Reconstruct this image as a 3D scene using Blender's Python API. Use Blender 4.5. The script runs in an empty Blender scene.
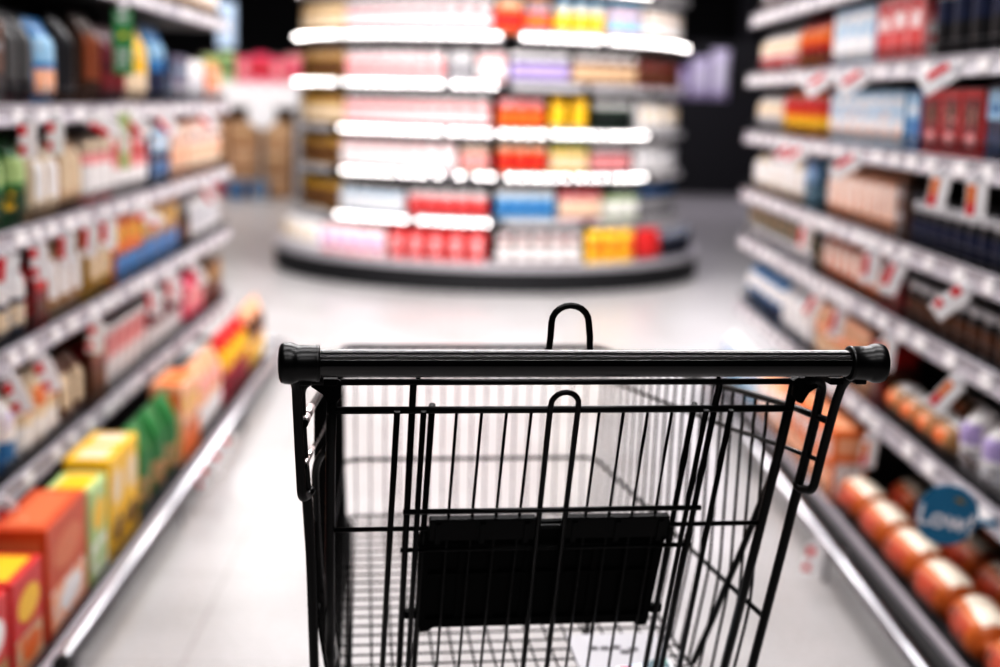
import bpy, bmesh, math, random
from mathutils import Vector, Matrix
random.seed(7)
scene = bpy.context.scene
COL = scene.collection
PI = math.pi

# ------------------------------------------------------------------ materials
def new_mat(name):
    m = bpy.data.materials.new(name); m.use_nodes = True
    nt = m.node_tree
    return m, nt, nt.nodes['Principled BSDF']

def solid(name, rgb, rough=.5, metal=0., spec=.5, coat=0., bump=0., bscale=200., var=0.06):
    """plain paint / plastic / metal with a faint procedural variation"""
    m, nt, b = new_mat(name)
    tc = nt.nodes.new('ShaderNodeTexCoord'); nz = nt.nodes.new('ShaderNodeTexNoise')
    nz.inputs['Scale'].default_value = 14; nz.inputs['Detail'].default_value = 3
    nt.links.new(tc.outputs['Object'], nz.inputs['Vector'])
    mx = nt.nodes.new('ShaderNodeMix'); mx.data_type = 'RGBA'
    mx.inputs['A'].default_value = (*[c*(1-var) for c in rgb], 1)
    mx.inputs['B'].default_value = (*[min(1, c*(1+var)) for c in rgb], 1)
    nt.links.new(nz.outputs['Fac'], mx.inputs['Factor'])
    nt.links.new(mx.outputs['Result'], b.inputs['Base Color'])
    b.inputs['Roughness'].default_value = rough; b.inputs['Metallic'].default_value = metal
    b.inputs['Specular IOR Level'].default_value = spec; b.inputs['Coat Weight'].default_value = coat
    if bump:
        n2 = nt.nodes.new('ShaderNodeTexNoise'); n2.inputs['Scale'].default_value = bscale
        nt.links.new(tc.outputs['Object'], n2.inputs['Vector'])
        bp = nt.nodes.new('ShaderNodeBump'); bp.inputs['Strength'].default_value = bump; bp.inputs['Distance'].default_value = .001
        nt.links.new(n2.outputs['Fac'], bp.inputs['Height']); nt.links.new(bp.outputs['Normal'], b.inputs['Normal'])
    return m

_pm = {}
def printed(base, accent=None, amount=.42, scale=22., rough=.38):
    """printed packaging: base colour with blotches of a second ink"""
    accent = accent or tuple(min(1, c*.6+.25) for c in base)
    key = (base, accent, amount, scale, rough)
    if key in _pm: return _pm[key]
    m, nt, b = new_mat('printed_pack')
    tc = nt.nodes.new('ShaderNodeTexCoord'); oi = nt.nodes.new('ShaderNodeObjectInfo')
    ad = nt.nodes.new('ShaderNodeVectorMath'); ad.operation = 'ADD'
    nt.links.new(tc.outputs['Object'], ad.inputs[0])
    sc_ = nt.nodes.new('ShaderNodeVectorMath'); sc_.operation = 'SCALE'; sc_.inputs['Scale'].default_value = .02
    nt.links.new(oi.outputs['Random'], sc_.inputs[0]); nt.links.new(sc_.outputs[0], ad.inputs[1])
    nz = nt.nodes.new('ShaderNodeTexNoise'); nz.inputs['Scale'].default_value = scale; nz.inputs['Detail'].default_value = 2.5
    nt.links.new(ad.outputs[0], nz.inputs['Vector'])
    cr = nt.nodes.new('ShaderNodeValToRGB')
    t = 1-amount
    cr.color_ramp.elements[0].position = max(0, t-.02); cr.color_ramp.elements[0].color = (*base, 1)
    cr.color_ramp.elements[1].position = min(1, t+.03); cr.color_ramp.elements[1].color = (*accent, 1)
    nt.links.new(nz.outputs['Fac'], cr.inputs['Fac']); nt.links.new(cr.outputs['Color'], b.inputs['Base Color'])
    b.inputs['Roughness'].default_value = rough
    _pm[key] = m
    return m

BLK = solid('black_powder_coat', (.0022, .002, .0022), .33, spec=.22)
BLKH = solid('black_handle_plastic', (.0018, .0018, .002), .1, spec=.7)
BLKC = solid('black_cap_plastic', (.002, .002, .0022), .3, spec=.35)
BLKP = solid('black_seat_plastic', (.0018, .0018, .0018), .5, spec=.08)
GLINT = solid('glint_steel', (.75, .68, .67), .32, .9)  # pale metal standing in for light mirrored in the left rim ends
CHROME = solid('chrome', (.46, .455, .475), .33, 1.)
RAILM = solid('grey_rail', (.60, .58, .61), .3, .35)
STRIP = solid('price_strip', (.40, .375, .405), .36)
DARK = solid('dark_shelf_steel', (.035, .034, .037), .5)
DARKB = solid('dark_back_panel', (.012, .012, .014), .6)
WIRE = solid('fence_wire', (.05, .05, .055), .35, .6)
TAGW = solid('tag_white', (.86, .83, .83), .45)
TAGR = solid('tag_red', (.68, .03, .045), .45)
TAGO = solid('tag_orange', (.75, .2, .04), .45)
RUBBER = solid('rubber', (.02, .02, .02), .7)
WHITE = solid('white_enamel', (.8, .78, .78), .4)
GREEN = solid('sign_green', (.035, .22, .075), .5)
YEL = solid('sign_yellow', (.75, .6, .05), .5)
BLUE = solid('sign_blue', (.03, .15, .26), .6, spec=.2)
LTR = solid('sign_lettering', (.7, .66, .68), .6)
GOLD = solid('sign_gold', (.25, .16, .03), .6)

def emit(name, rgb, s):
    m, nt, b = new_mat(name)
    b.inputs['Base Color'].default_value = (*rgb, 1)
    b.inputs['Emission Color'].default_value = (*rgb, 1); b.inputs['Emission Strength'].default_value = s
    return m
LED = emit('led_cell', (1., .95, .92), 10.)

def floor_mat():
    m, nt, b = new_mat('polished_floor')
    tc = nt.nodes.new('ShaderNodeTexCoord')
    n1 = nt.nodes.new('ShaderNodeTexNoise'); n1.inputs['Scale'].default_value = 2.2; n1.inputs['Detail'].default_value = 5
    n2 = nt.nodes.new('ShaderNodeTexNoise'); n2.inputs['Scale'].default_value = 60; n2.inputs['Detail'].default_value = 4
    br = nt.nodes.new('ShaderNodeTexBrick'); br.offset = 0; br.inputs['Scale'].default_value = 1
    br.inputs['Brick Width'].default_value = .6; br.inputs['Row Height'].default_value = .6; br.inputs['Mortar Size'].default_value = .0035
    br.inputs['Color1'].default_value = (1, 1, 1, 1); br.inputs['Color2'].default_value = (.96, .96, .96, 1); br.inputs['Mortar'].default_value = (.72, .70, .69, 1)
    for n in (n1, n2, br): nt.links.new(tc.outputs['Object'], n.inputs['Vector'])
    c1 = nt.nodes.new('ShaderNodeValToRGB')
    c1.color_ramp.elements[0].position = .3; c1.color_ramp.elements[0].color = (.335, .325, .322, 1)
    c1.color_ramp.elements[1].position = .7; c1.color_ramp.elements[1].color = (.42, .41, .41, 1)
    nt.links.new(n1.outputs['Fac'], c1.inputs['Fac'])
    c2 = nt.nodes.new('ShaderNodeValToRGB')
    c2.color_ramp.elements[0].position = .35; c2.color_ramp.elements[0].color = (.86, .85, .84, 1)
    c2.color_ramp.elements[1].position = .6; c2.color_ramp.elements[1].color = (1, 1, 1, 1)
    nt.links.new(n2.outputs['Fac'], c2.inputs['Fac'])
    a = nt.nodes.new('ShaderNodeMix'); a.data_type = 'RGBA'; a.blend_type = 'MULTIPLY'; a.inputs['Factor'].default_value = 1
    nt.links.new(c1.outputs['Color'], a.inputs['A']); nt.links.new(c2.outputs['Color'], a.inputs['B'])
    d = nt.nodes.new('ShaderNodeMix'); d.data_type = 'RGBA'; d.blend_type = 'MULTIPLY'; d.inputs['Factor'].default_value = 1
    nt.links.new(a.outputs['Result'], d.inputs['A']); nt.links.new(br.outputs['Color'], d.inputs['B'])
    nt.links.new(d.outputs['Result'], b.inputs['Base Color'])
    b.inputs['Roughness'].default_value = .3; b.inputs['Specular IOR Level'].default_value = .4
    return m

# ------------------------------------------------------------------ mesh builder
class MB:
    def __init__(self): self.v = []; self.f = []; self.m = []; self.s = []
    def quad(self, pts, mi=0, smooth=False):
        n = len(self.v); self.v += [tuple(p) for p in pts]
        self.f.append(tuple(range(n, n+len(pts)))); self.m.append(mi); self.s.append(smooth)
    def box(self, lo, hi, mi=0, bev=0., M=None):
        x0, y0, z0 = lo; x1, y1, z1 = hi
        bm = bmesh.new(); bmesh.ops.create_cube(bm, size=1)
        for v in bm.verts: v.co = Vector(((x0+x1)/2+v.co.x*(x1-x0), (y0+y1)/2+v.co.y*(y1-y0), (z0+z1)/2+v.co.z*(z1-z0)))
        if bev > 0: bmesh.ops.bevel(bm, geom=list(bm.edges), offset=bev, segments=2, affect='EDGES', profile=.6)
        self.addbm(bm, mi, M)
    def addbm(self, bm, mi=0, M=None, smooth=False):
        n = len(self.v); bm.verts.index_update()
        self.v += [tuple(M @ v.co) if M else tuple(v.co) for v in bm.verts]
        for f in bm.faces:
            self.f.append(tuple(n+v.index for v in f.verts)); self.m.append(mi); self.s.append(smooth)
        bm.free()
    def tube(self, pts, r, mi=0, n=8, cap=True):
        P = [Vector(p) for p in pts]; N = len(P)
        T = []
        for i in range(N):
            a = P[max(i-1, 0)]; b = P[min(i+1, N-1)]; T.append((b-a).normalized())
        ref = Vector((0, 0, 1)) if abs(T[0].z) < .9 else Vector((1, 0, 0))
        U = T[0].cross(ref).normalized(); base = len(self.v)
        for i in range(N):
            U = (U - T[i]*U.dot(T[i])).normalized(); W = T[i].cross(U)
            for k in range(n):
                a = 2*PI*k/n
                self.v.append(tuple(P[i]+U*(r*math.cos(a))+W*(r*math.sin(a))))
        for i in range(N-1):
            for k in range(n):
                a = base+i*n+k; b = base+i*n+(k+1) % n
                self.f.append((a, b, b+n, a+n)); self.m.append(mi); self.s.append(True)
        if cap:
            self.f.append(tuple(base+k for k in range(n))[::-1]); self.m.append(mi); self.s.append(False)
            self.f.append(tuple(base+(N-1)*n+k for k in range(n))); self.m.append(mi); self.s.append(False)
    def lathe(self, prof, n=16, mis=None, M=None, smooth=True):
        """prof: list of (r, z); mis: material per segment"""
        base = len(self.v)
        for r, z in prof:
            for k in range(n):
                p = Vector((r*math.cos(2*PI*k/n), r*math.sin(2*PI*k/n), z))
                self.v.append(tuple(M @ p) if M else tuple(p))
        for i in range(len(prof)-1):
            for k in range(n):
                a = base+i*n+k; b = base+i*n+(k+1) % n
                self.f.append((a, b, b+n, a+n)); self.m.append(mis[i] if mis else 0); self.s.append(smooth)
        self.f.append(tuple(base+k for k in range(n))[::-1]); self.m.append(mis[0] if mis else 0); self.s.append(False)
        e = base+(len(prof)-1)*n
        self.f.append(tuple(e+k for k in range(n))); self.m.append(mis[-1] if mis else 0); self.s.append(False)
    def mesh(self, name, mats):
        me = bpy.data.meshes.new(name); me.from_pydata(self.v, [], self.f)
        for m in (mats if isinstance(mats, (list, tuple)) else [mats]): me.materials.append(m)
        me.polygons.foreach_set('material_index', self.m); me.polygons.foreach_set('use_smooth', self.s)
        me.update(); return me
    def build(self, name, mats, parent=None, loc=None):
        o = bpy.data.objects.new(name, self.mesh(name, mats)); COL.objects.link(o)
        if parent: o.parent = parent
        if loc: o.location = loc
        return o

def fillet(pts, r, seg=5):
    P = [Vector(p) for p in pts]; out = [P[0]]
    for i in range(1, len(P)-1):
        a = P[i-1]-P[i]; b = P[i+1]-P[i]
        d = min(r, a.length*.48, b.length*.48)
        s = P[i]+a.normalized()*d; e = P[i]+b.normalized()*d
        for k in range(seg+1):
            t = k/seg; out.append(s*(1-t)**2+P[i]*2*t*(1-t)+e*t*t)
    out.append(P[-1]); return out

LABELS = {}
def tag(o, label=None, cat=None, group=None, kind=None):
    if label:
        o['label'] = label
        LABELS[label] = LABELS.get(label, 0)+1
        if LABELS[label] > 1: print('DUP LABEL', label)
        w = len(label.split())
        if not 4 <= w <= 16: print('LABEL LEN', w, label)
    if cat: o['category'] = cat
    if group: o['group'] = group
    if kind: o['kind'] = kind
    return o
def empty(name, loc=(0, 0, 0), rz=0):
    o = bpy.data.objects.new(name, None); COL.objects.link(o); o.location = loc; o.rotation_euler = (0, 0, rz)
    o.empty_display_size = .05
    return o
RIGHT = []
ORD = 'first second third fourth fifth sixth seventh eighth ninth tenth eleventh twelfth thirteenth fourteenth fifteenth sixteenth seventeenth eighteenth nineteenth twentieth'.split()

# ------------------------------------------------------------------ camera
cam = bpy.data.cameras.new('camera'); co = bpy.data.objects.new('camera', cam); COL.objects.link(co)
cam.lens = 50; cam.sensor_width = 36; cam.clip_start = .05; cam.clip_end = 100
yaw, pitch, roll = math.radians(1.893), math.radians(9.574), math.radians(1.6)
F = Vector((math.sin(yaw)*math.cos(pitch), math.cos(yaw)*math.cos(pitch), -math.sin(pitch)))
R0 = Vector((math.cos(yaw), -math.sin(yaw), 0)); U0 = R0.cross(F)
Rr = R0*math.cos(roll)+U0*math.sin(roll); Ur = -R0*math.sin(roll)+U0*math.cos(roll)
co.matrix_world = Matrix(((Rr.x, Ur.x, -F.x, 0), (Rr.y, Ur.y, -F.y, 0), (Rr.z, Ur.z, -F.z, 1.28), (0, 0, 0, 1)))
cam.dof.use_dof = True; cam.dof.focus_distance = 1.43; cam.dof.aperture_fstop = 2.4
scene.camera = co

# ------------------------------------------------------------------ room
m = MB(); m.quad([(-9, -3, 0), (9, -3, 0), (9, 25, 0), (-9, 25, 0)]); fl = m.build('floor', floor_mat()); tag(fl, kind='structure')
WALLD = solid('dark_far_wall', (.005, .0045, .007), .7)
WALLG = solid('grey_side_wall', (.2, .19, .2), .7)
m = MB(); m.box((-9, 25, 0), (9, 25.2, 4.2)); tag(m.build('wall_back', WALLD), kind='structure')
m = MB(); m.box((-9.2, -3, 0), (-9, 25.2, 4.2)); tag(m.build('wall_left', WALLG), kind='structure')
m = MB(); m.box((9, -3, 0), (9.2, 25.2, 4.2)); tag(m.build('wall_right', WALLG), kind='structure')
m = MB(); m.box((-9.2, -3.2, 0), (9.2, -3, 4.2)); tag(m.build('wall_front', WALLD), kind='structure')
m = MB(); m.box((-9.2, -3.2, 4.2), (9.2, 25.2, 4.3)); tag(m.build('ceiling', solid('ceiling_paint', (.30, .29, .30), .8)), kind='structure')

def area(name, loc, sx, sy, e, rot=(0, 0, 0), col=(1, .975, .98)):
    l = bpy.data.lights.new(name, 'AREA'); l.shape = 'RECTANGLE'; l.size = sx; l.size_y = sy; l.energy = e; l.color = col
    o = bpy.data.objects.new(name, l); COL.objects.link(o); o.location = loc; o.rotation_euler = rot; return o
for ly, le in ((-1.6, 34), (.2, 40), (2.0, 46), (3.8, 54), (5.6, 54)):
    area('ceiling_tube', (.15, ly, 3.7), 3.6, .14, le)
area('crossing_panel', (.2, 7.6, 3.9), 5, 1.6, 150)
area('island_fill', (-2.2, 6.9, 3.6), .8, .8, 52, (math.radians(50), 0, math.radians(-32)))  # unseen fill lamps, added to brighten the front of the round display
area('island_fill', (2.6, 6.9, 3.6), .8, .8, 52, (math.radians(50), 0, math.radians(32)))
area('far_fill', (-3, 15, 4.0), 3, 2, 135)  # unseen fill added to lift the far left rack and cartons
area('far_fill', (3.6, 17.5, 4.0), 2, 2, 80, col=(.93, .88, 1))  # unseen tinted fill added to brighten the lavender bags
w = bpy.data.worlds.new('world'); scene.world = w; w.use_nodes = True
w.node_tree.nodes['Background'].inputs[0].default_value = (.5, .5, .52, 1); w.node_tree.nodes['Background'].inputs[1].default_value = .3

# ------------------------------------------------------------------ shopping cart
YAWC = math.radians(6.574)
cart = empty('shopping_cart', (.139, 1.378, 0), YAWC)
tag(cart, 'black wire shopping cart standing in the middle of the aisle', 'shopping cart')
HZ = 1.019
# handle: ridged tube
def handle_mesh():
    mb = MB(); n = 180; prof = []
    for k in range(n):
        a = 2*PI*k/n                       # angle from -Y (towards shopper), up = +Z
        r = .0139
        deg = math.degrees(a) % 360
        for c, wd in ((57, 5), (36, 5)):
            d = abs(deg-c)
            if d < 12: r += .0013*math.exp(-(d/3.4)**2)-.0011*math.exp(-((d-7)/2.0)**2)
        prof.append((-r*math.cos(a), r*math.sin(a)))
    for i, x in enumerate((-.285, .285)):
        for y, z in prof: mb.v.append((x, y, z))
    for k in range(n):
        a, b = k, (k+1) % n
        mb.f.append((a, a+n, b+n, b)); mb.m.append(0); mb.s.append(True)
    return mb
handle = handle_mesh().build('handle', BLKH, cart, (0, 0, HZ))
for s in (-1, 1):
    mb = MB()
    Mx = Matrix.Rotation(s*PI/2, 4, 'Y')
    prof = [(.0150, .2725), (.0178, .2730), (.0184, .2745), (.0184, .276), (.0178, .277), (.0182, .294), (.0190, .296), (.0202, .2985), (.0208, .302), (.0206, .3065), (.0192, .3105), (.0150, .3125), (.006, .3135)]
    mb.lathe(prof, 40, M=Mx)
    mb.box((s*.287-.006, -.004, -.022), (s*.287+.006, .008, -.016), 0, .0015)
    mb.build('end_cap', BLKC, handle)

GK = .4216
def G(x, z, off=0.):           # point on the sloping gate plane, off = along its normal towards the basket
    return (x-.0022, .099+GK*(.978-z)+off*.921, z+off*.388)
for s in (-1, 1):
    # outer loop that hangs from the cap and turns back to the leg
    mb = MB()
    e = .006 if s < 0 else -.0015; el = .007 if s < 0 else 0
    p = [(s*.303, .004, 1.004), (s*(.297+e), .030, 1.0025), (s*(.2895+e), .046, .990), (s*(.2885+e), .060, .965), (s*(.2870+e*.8), .085, .904), (s*(.285+e*.7), .102, .852), (s*(.281+e*.4), .132, .846), (s*.279, .142, .850)]
    mb.tube(fillet(p, .012, 6), .0052, n=12); mb.build('handle_loop', BLK, cart)
    mb = MB()
    p = [(s*.262, .082, .985), (s*(.276+el), .088, .9845), (s*(.2845+el), .096, .974), (s*(.2835+el), .106, .938), (s*(.2825+el*.8), .122, .895), (s*(.2815+el*.4), .139, .852), (s*.2785, .171, .76), (s*.2725, .235, .585), (s*.268, .300, .42), (s*.262, .33, .2), (s*.26, .33, .125)]
    mb.tube(fillet(p, .02, 6), .0056, n=12); mb.build('leg', BLK, cart)
    # bracket plate under the handle
    mb = MB()
    pl = [(s*.254, .985), (s*.280, .984), (s*.280, .976), (s*.268, .968), (s*.261, .956), (s*.256, .957), (s*.249, .965), (s*.249, .982)]
    fr = [(x, .091, z) for x, z in pl]; bk = [(x, .096, z) for x, z in pl]
    if s > 0: fr = fr[::-1]; bk = bk[::-1]
    mb.quad(fr); mb.quad(bk[::-1])
    for i in range(len(fr)):
        j = (i+1) % len(fr); mb.quad([fr[i], bk[i], bk[j], fr[j]])
    mb.box((s*.262-.007, .0, .996), (s*.262+.007, .096, 1.003), 0, .001)
    mb.build('handle_bracket', BLKP, cart)
    mb = MB(); mb.tube([G(s*.2555, .983), G(s*.256, .9), G(s*.2545, .75), G(s*.250, .53)], .0056, n=12); mb.build('rear_post', BLK, cart)
    mb = MB()
    p = [(s*.259, .150, .90), (s*.2745, .193, .865), (s*.2715, .244, .788), (s*.268, .282, .726), (s*.262, .325, .658), (s*.258, .365, .592), (s*.244, .39, .526)]
    mb.tube(fillet(p, .05, 6), .0044, n=10); mb.build('side_brace', BLK, cart)

# gate with its wires
mb = MB()
mb.tube([G(-.2535, .9795), G(.2575, .9795)], .0034, n=12)
mb.tube([G(-.2535, .947, -.002), G(.2575, .947, -.002)], .0041, n=12)
mb.tube([G(-.1735, .8198, -.007), G(.1735, .8198, -.007)], .0031, n=10)
mb.tube([G(-.251, .7915), G(.251, .7915)], .0028, n=10)
mb.tube([G(-.1735, .762), G(.1735, .762)], .0028, n=10)
mb.tube([G(-.245, .525), G(.245, .525)], .003, n=10)
for s in (-1, 1):
    mb.tube([G(s*.186, .949, -.007), G(s*.1885, .525, -.007)], .0034)
    mb.tube([G(s*.1695, .978), G(s*.1665, .525)], .0037)
    mb.tube([G(s*.1575, .949, -.007), G(s*.1565, .525, -.007)], .0032)
    mb.tube([G(s*.147, .9485, .006), G(s*.148, .525, .006)], .0036)
    for x in (.038, .0655, .093, .1205):
        mb.tube([G(s*x, .945), G(s*(x+.003)+.003, .525)], .0017)
# hairpin standing over the bar
hp = [G(-.012, .525, -.005), G(-.0185, .95, -.005)]
for k in range(1, 10):
    a = PI-k*PI/10; hp.append(G(-.003+.0155*math.cos(a), .9545+.0155*math.sin(a), -.005))
hp += [G(.0125, .95, -.005), G(.018, .525, -.005)]
mb.tube(hp, .0032, n=10)
mb.build('rear_gate', BLK, cart)
# child seat: tall hook behind the handle, plastic flap on the gate
mb = MB()
q = [(-.10, .098, 1.0085), (-.034, .100, 1.0085), (-.0255, .101, 1.0145), (-.0240, .102, 1.028)]
q = [Vector(a) for a in q]
for k in range(0, 11):
    a = PI-k*PI/10; q.append(Vector((-.0025+.0205*math.cos(a), .104, 1.0435+.0190*math.sin(a))))
q += [Vector((.0195, .102, 1.028)), Vector((.0195, .101, 1.0145)), Vector((.029, .100, 1.0085)), Vector((.10, .098, 1.0085))]
mb.tube(q, .0036, n=12)
for s in (-1, 1): mb.tube(fillet([(s*.099, .098, 1.0085), (s*.165, .098, 1.006), (s*.1665, .103, .978)], .01), .0027)
mb.build('seat_hook', BLK, cart)

def gate_prism(mb, poly, o0, o1, bev=None):
    a = [G(x, z, o0) for x, z in poly]; b = [G(x, z, o1) for x, z in poly]
    mb.quad(a[::-1]); mb.quad(b)
    for i in range(len(poly)):
        j = (i+1) % len(poly); mb.quad([a[i], a[j], b[j], b[i]])
mb = MB()
gate_prism(mb, [(-.1485, .786), (-.0215, .786), (-.0205, .7935), (.0175, .7945), (.019, .787), (.150, .787), (.1505, .768), (.1425, .764), (.1395, .640), (.1385, .637), (.127, .6365), (.122, .642), (-.128, .642), (-.134, .6365), (-.144, .6355), (-.1505, .66), (-.152, .775)], .006, .011)
for x in (-.143, -.10, -.06, -.022, .02, .06, .10, .134): gate_prism(mb, [(x-.0035, .645), (x+.0035, .645), (x+.0035, .758), (x-.0035, .758)], .003, .0062)
for z in (.7225, .655): gate_prism(mb, [(-.138, z-.0025), (.132, z-.0025), (.132, z+.0025), (-.138, z+.0025)], .002, .0062)
for x in (-.157, .147):
    gate_prism(mb, [(x-.007, .658), (x+.007, .658), (x+.007, .668), (x-.007, .668)], .004, .010)
flap = mb.build('seat_flap', BLKP, cart)
CLIP = solid('clip_plastic', (.002, .002, .0022), .36, spec=.14)
for x0, x1 in ((-.142, -.0195), (.017, .139)):
    mb = MB()
    gate_prism(mb, [(x0, .7795), (x1, .7795), (x1, .8035), (x1-.003, .806), (x0+.003, .806), (x0, .8035)], -.007, .003)
    gate_prism(mb, [(x0-.001, .8045), (x1+.001, .8045), (x1-.001, .8075), (x0+.001, .8075)], -.0062, .001)
    for t in (.08, .5, .92):
        x = x0+(x1-x0)*t; gate_prism(mb, [(x-.003, .776), (x+.003, .776), (x+.003, .803), (x-.003, .803)], -.009, -.0065)
    mb.build('hinge_clip', CLIP, flap)

# basket
def side_line(pts): return [Vector(p) for p in pts]
RIM = [(.2875, .078, .939), (.2785, .180, .934), (.2655, .323, .921), (.2235, .84, .872), (.2185, .937, .866)]
W2 = [(.2865, .091, .890), (.2765, .204, .881), (.2645, .335, .867), (.2235, .83, .826), (.2175, .935, .816)]
W3 = [(.2735, .205, .662), (.2535, .46, .665), (.2150, .931, .674)]
W4 = [(.2500, .285, .513), (.2370, .42, .5265), (.2120, .925, .577)]
def uline(L):
    mir = [(-x, y, z) for x, y, z in L][::-1]
    return fillet(L+mir, .03, 5)
mb = MB(); mb.tube(uline(RIM), .0042, n=12)
rim = mb.build('basket_rim', BLK, cart)
mb = MB()  # sleeves on the left rim ends only, a reflected glint put into colour
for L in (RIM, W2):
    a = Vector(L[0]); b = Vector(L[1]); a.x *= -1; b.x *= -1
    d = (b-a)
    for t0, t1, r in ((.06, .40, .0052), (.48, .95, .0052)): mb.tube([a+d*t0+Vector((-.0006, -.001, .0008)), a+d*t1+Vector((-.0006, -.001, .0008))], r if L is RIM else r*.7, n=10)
mb.build('rim_end_glint', GLINT, rim)
mb = MB(); mb.tube(uline(W2), .0028); mb.tube(uline(W3), .0031); mb.tube(uline(W4), .0024); mb.build('basket_hoop', BLK, cart)
def at_y(L, y):
    for a, b in zip(L, L[1:]):
        if a[1] <= y <= b[1] or b is L[-1]:
            t = (y-a[1])/(b[1]-a[1]); return Vector([a[i]+(b[i]-a[i])*t for i in range(3)])
    return Vector(L[-1])
for s in (-1, 1):
    mb = MB(); y = .238
    while y < .915:
        p = [at_y(RIM, y), at_y(W2, y+.004), at_y(W3, y+.010), at_y(W4, y+.020)]
        p = [Vector((s*v.x, v.y, v.z)) for v in p]
        mb.tube(fillet(p, .03, 3), .0019, n=6); y += .035
    mb.build('side_panel', BLK, cart)
mb = MB()
for i in range(-8, 9):
    x = i*.0247
    mb.tube([(x, .9385, .866), (x, .9365, .816), (x*.99, .933, .674), (x*.98, .927, .576)], .0013, n=6)
mb.tube([(-.2185, .9375, .84), (.2185, .9375, .84)], .0013, n=6)
mb.build('front_panel', BLK, cart)
mb = MB(); y = .30
while y < .92:
    p_ = at_y(W4, y); mb.tube([(-p_.x, y, p_.z+.002), (p_.x, y, p_.z+.002)], .0014, n=6); y += .028
for i in range(-8, 9):
    x = i*.0253; mb.tube([(x*1.13, .285, .5155), (x*.97, .925, .5795)], .0015, n=6)
mb.build('basket_floor', BLK, cart)
# chassis and casters
mb = MB()
for s in (-1, 1):
    mb.tube(fillet([(s*.26, .20, .125), (s*.255, .4, .125), (s*.20, .96, .16)], .05), .011, n=12)
    mb.tube(fillet([(s*.21, .88, .152), (s*.208, .90, .3), (s*.208, .90, .575)], .05), .006, n=10)
mb.tube([(-.262, .2, .125), (.262, .2, .125)], .009, n=10); mb.tube([(-.2, .96, .16), (.2, .96, .16)], .009, n=10); mb.tube([(-.226, .7, .142), (.226, .7, .142)], .007, n=10)
mb.build('chassis', BLK, cart)
for x, y, z in ((-.26, .23, .125), (.26, .23, .125), (-.208, .90, .155), (.208, .90, .155)):
    mb = MB(); mb.tube([(x, y, z), (x, y, .122)], .008, n=10)
    for d in (-.016, .016): mb.box((x+d-.0015, y-.05, .055), (x+d+.0015, y+.015, .122))
    mb.box((x-.017, y-.05, .119), (x+.017, y+.015, .122)); ca = mb.build('caster', CHROME, cart)
    mb = MB(); Mw = Matrix.Translation((x, y-.03, .06)) @ Matrix.Rotation(PI/2, 4, 'Y')
    mb.lathe([(.012, -.014), (.05, -.014), (.0585, -.010), (.06, 0), (.0585, .010), (.05, .014), (.012, .014)], 24, M=Mw); mb.build('wheel', RUBBER, ca)

# printed flyer on the basket floor
mb = MB()
mb.quad([(0, 0, 0), (.13, 0, 0), (.13, .17, 0), (0, .17, 0)], 0); mb.quad([(0, 0, -.001), (0, .17, -.001), (.13, .17, -.001), (.13, 0, -.001)], 0)
for i, (x, y) in enumerate(((.030, .128), (.046, .127), (.062, .129), (.085, .122), (.072, .115))):
    mb.quad([(x-.007, y-.005, .0004), (x+.006, y-.006, .0004), (x+.008, y+.004, .0004), (x+.001, y+.007, .0004), (x-.006, y+.004, .0004)], 1)
mb.quad([(.05, .01, .0004), (.128, .01, .0004), (.128, .09, .0004), (.05, .075, .0004)], 2)
mb.quad([(.055, .06, .0008), (.072, .06, .0008), (.072, .074, .0008), (.055, .074, .0008)], 3)
mb.quad([(.09, .065, .0008), (.125, .065, .0008), (.125, .10, .0008), (.10, .088, .0008)], 4)
fly = mb.build('flyer', [solid('flyer_paper', (.40, .39, .41), .6), solid('flyer_ink', (.06, .055, .06), .6), printed((.35, .5, .62), (.75, .75, .78), .5, 40), TAGR, printed((.03, .08, .1), (.05, .2, .14), .4, 60)])
fly.parent = None
CM = Matrix.Translation((.139, 1.378, 0)) @ Matrix.Rotation(YAWC, 4, 'Z')
fly.matrix_world = CM @ Matrix.Translation((.082, .302, .5215)) @ Matrix.Rotation(math.radians(5.7), 4, 'X')
tag(fly, 'pale printed flyer lying on the wire floor of the cart', 'flyer')

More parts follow.
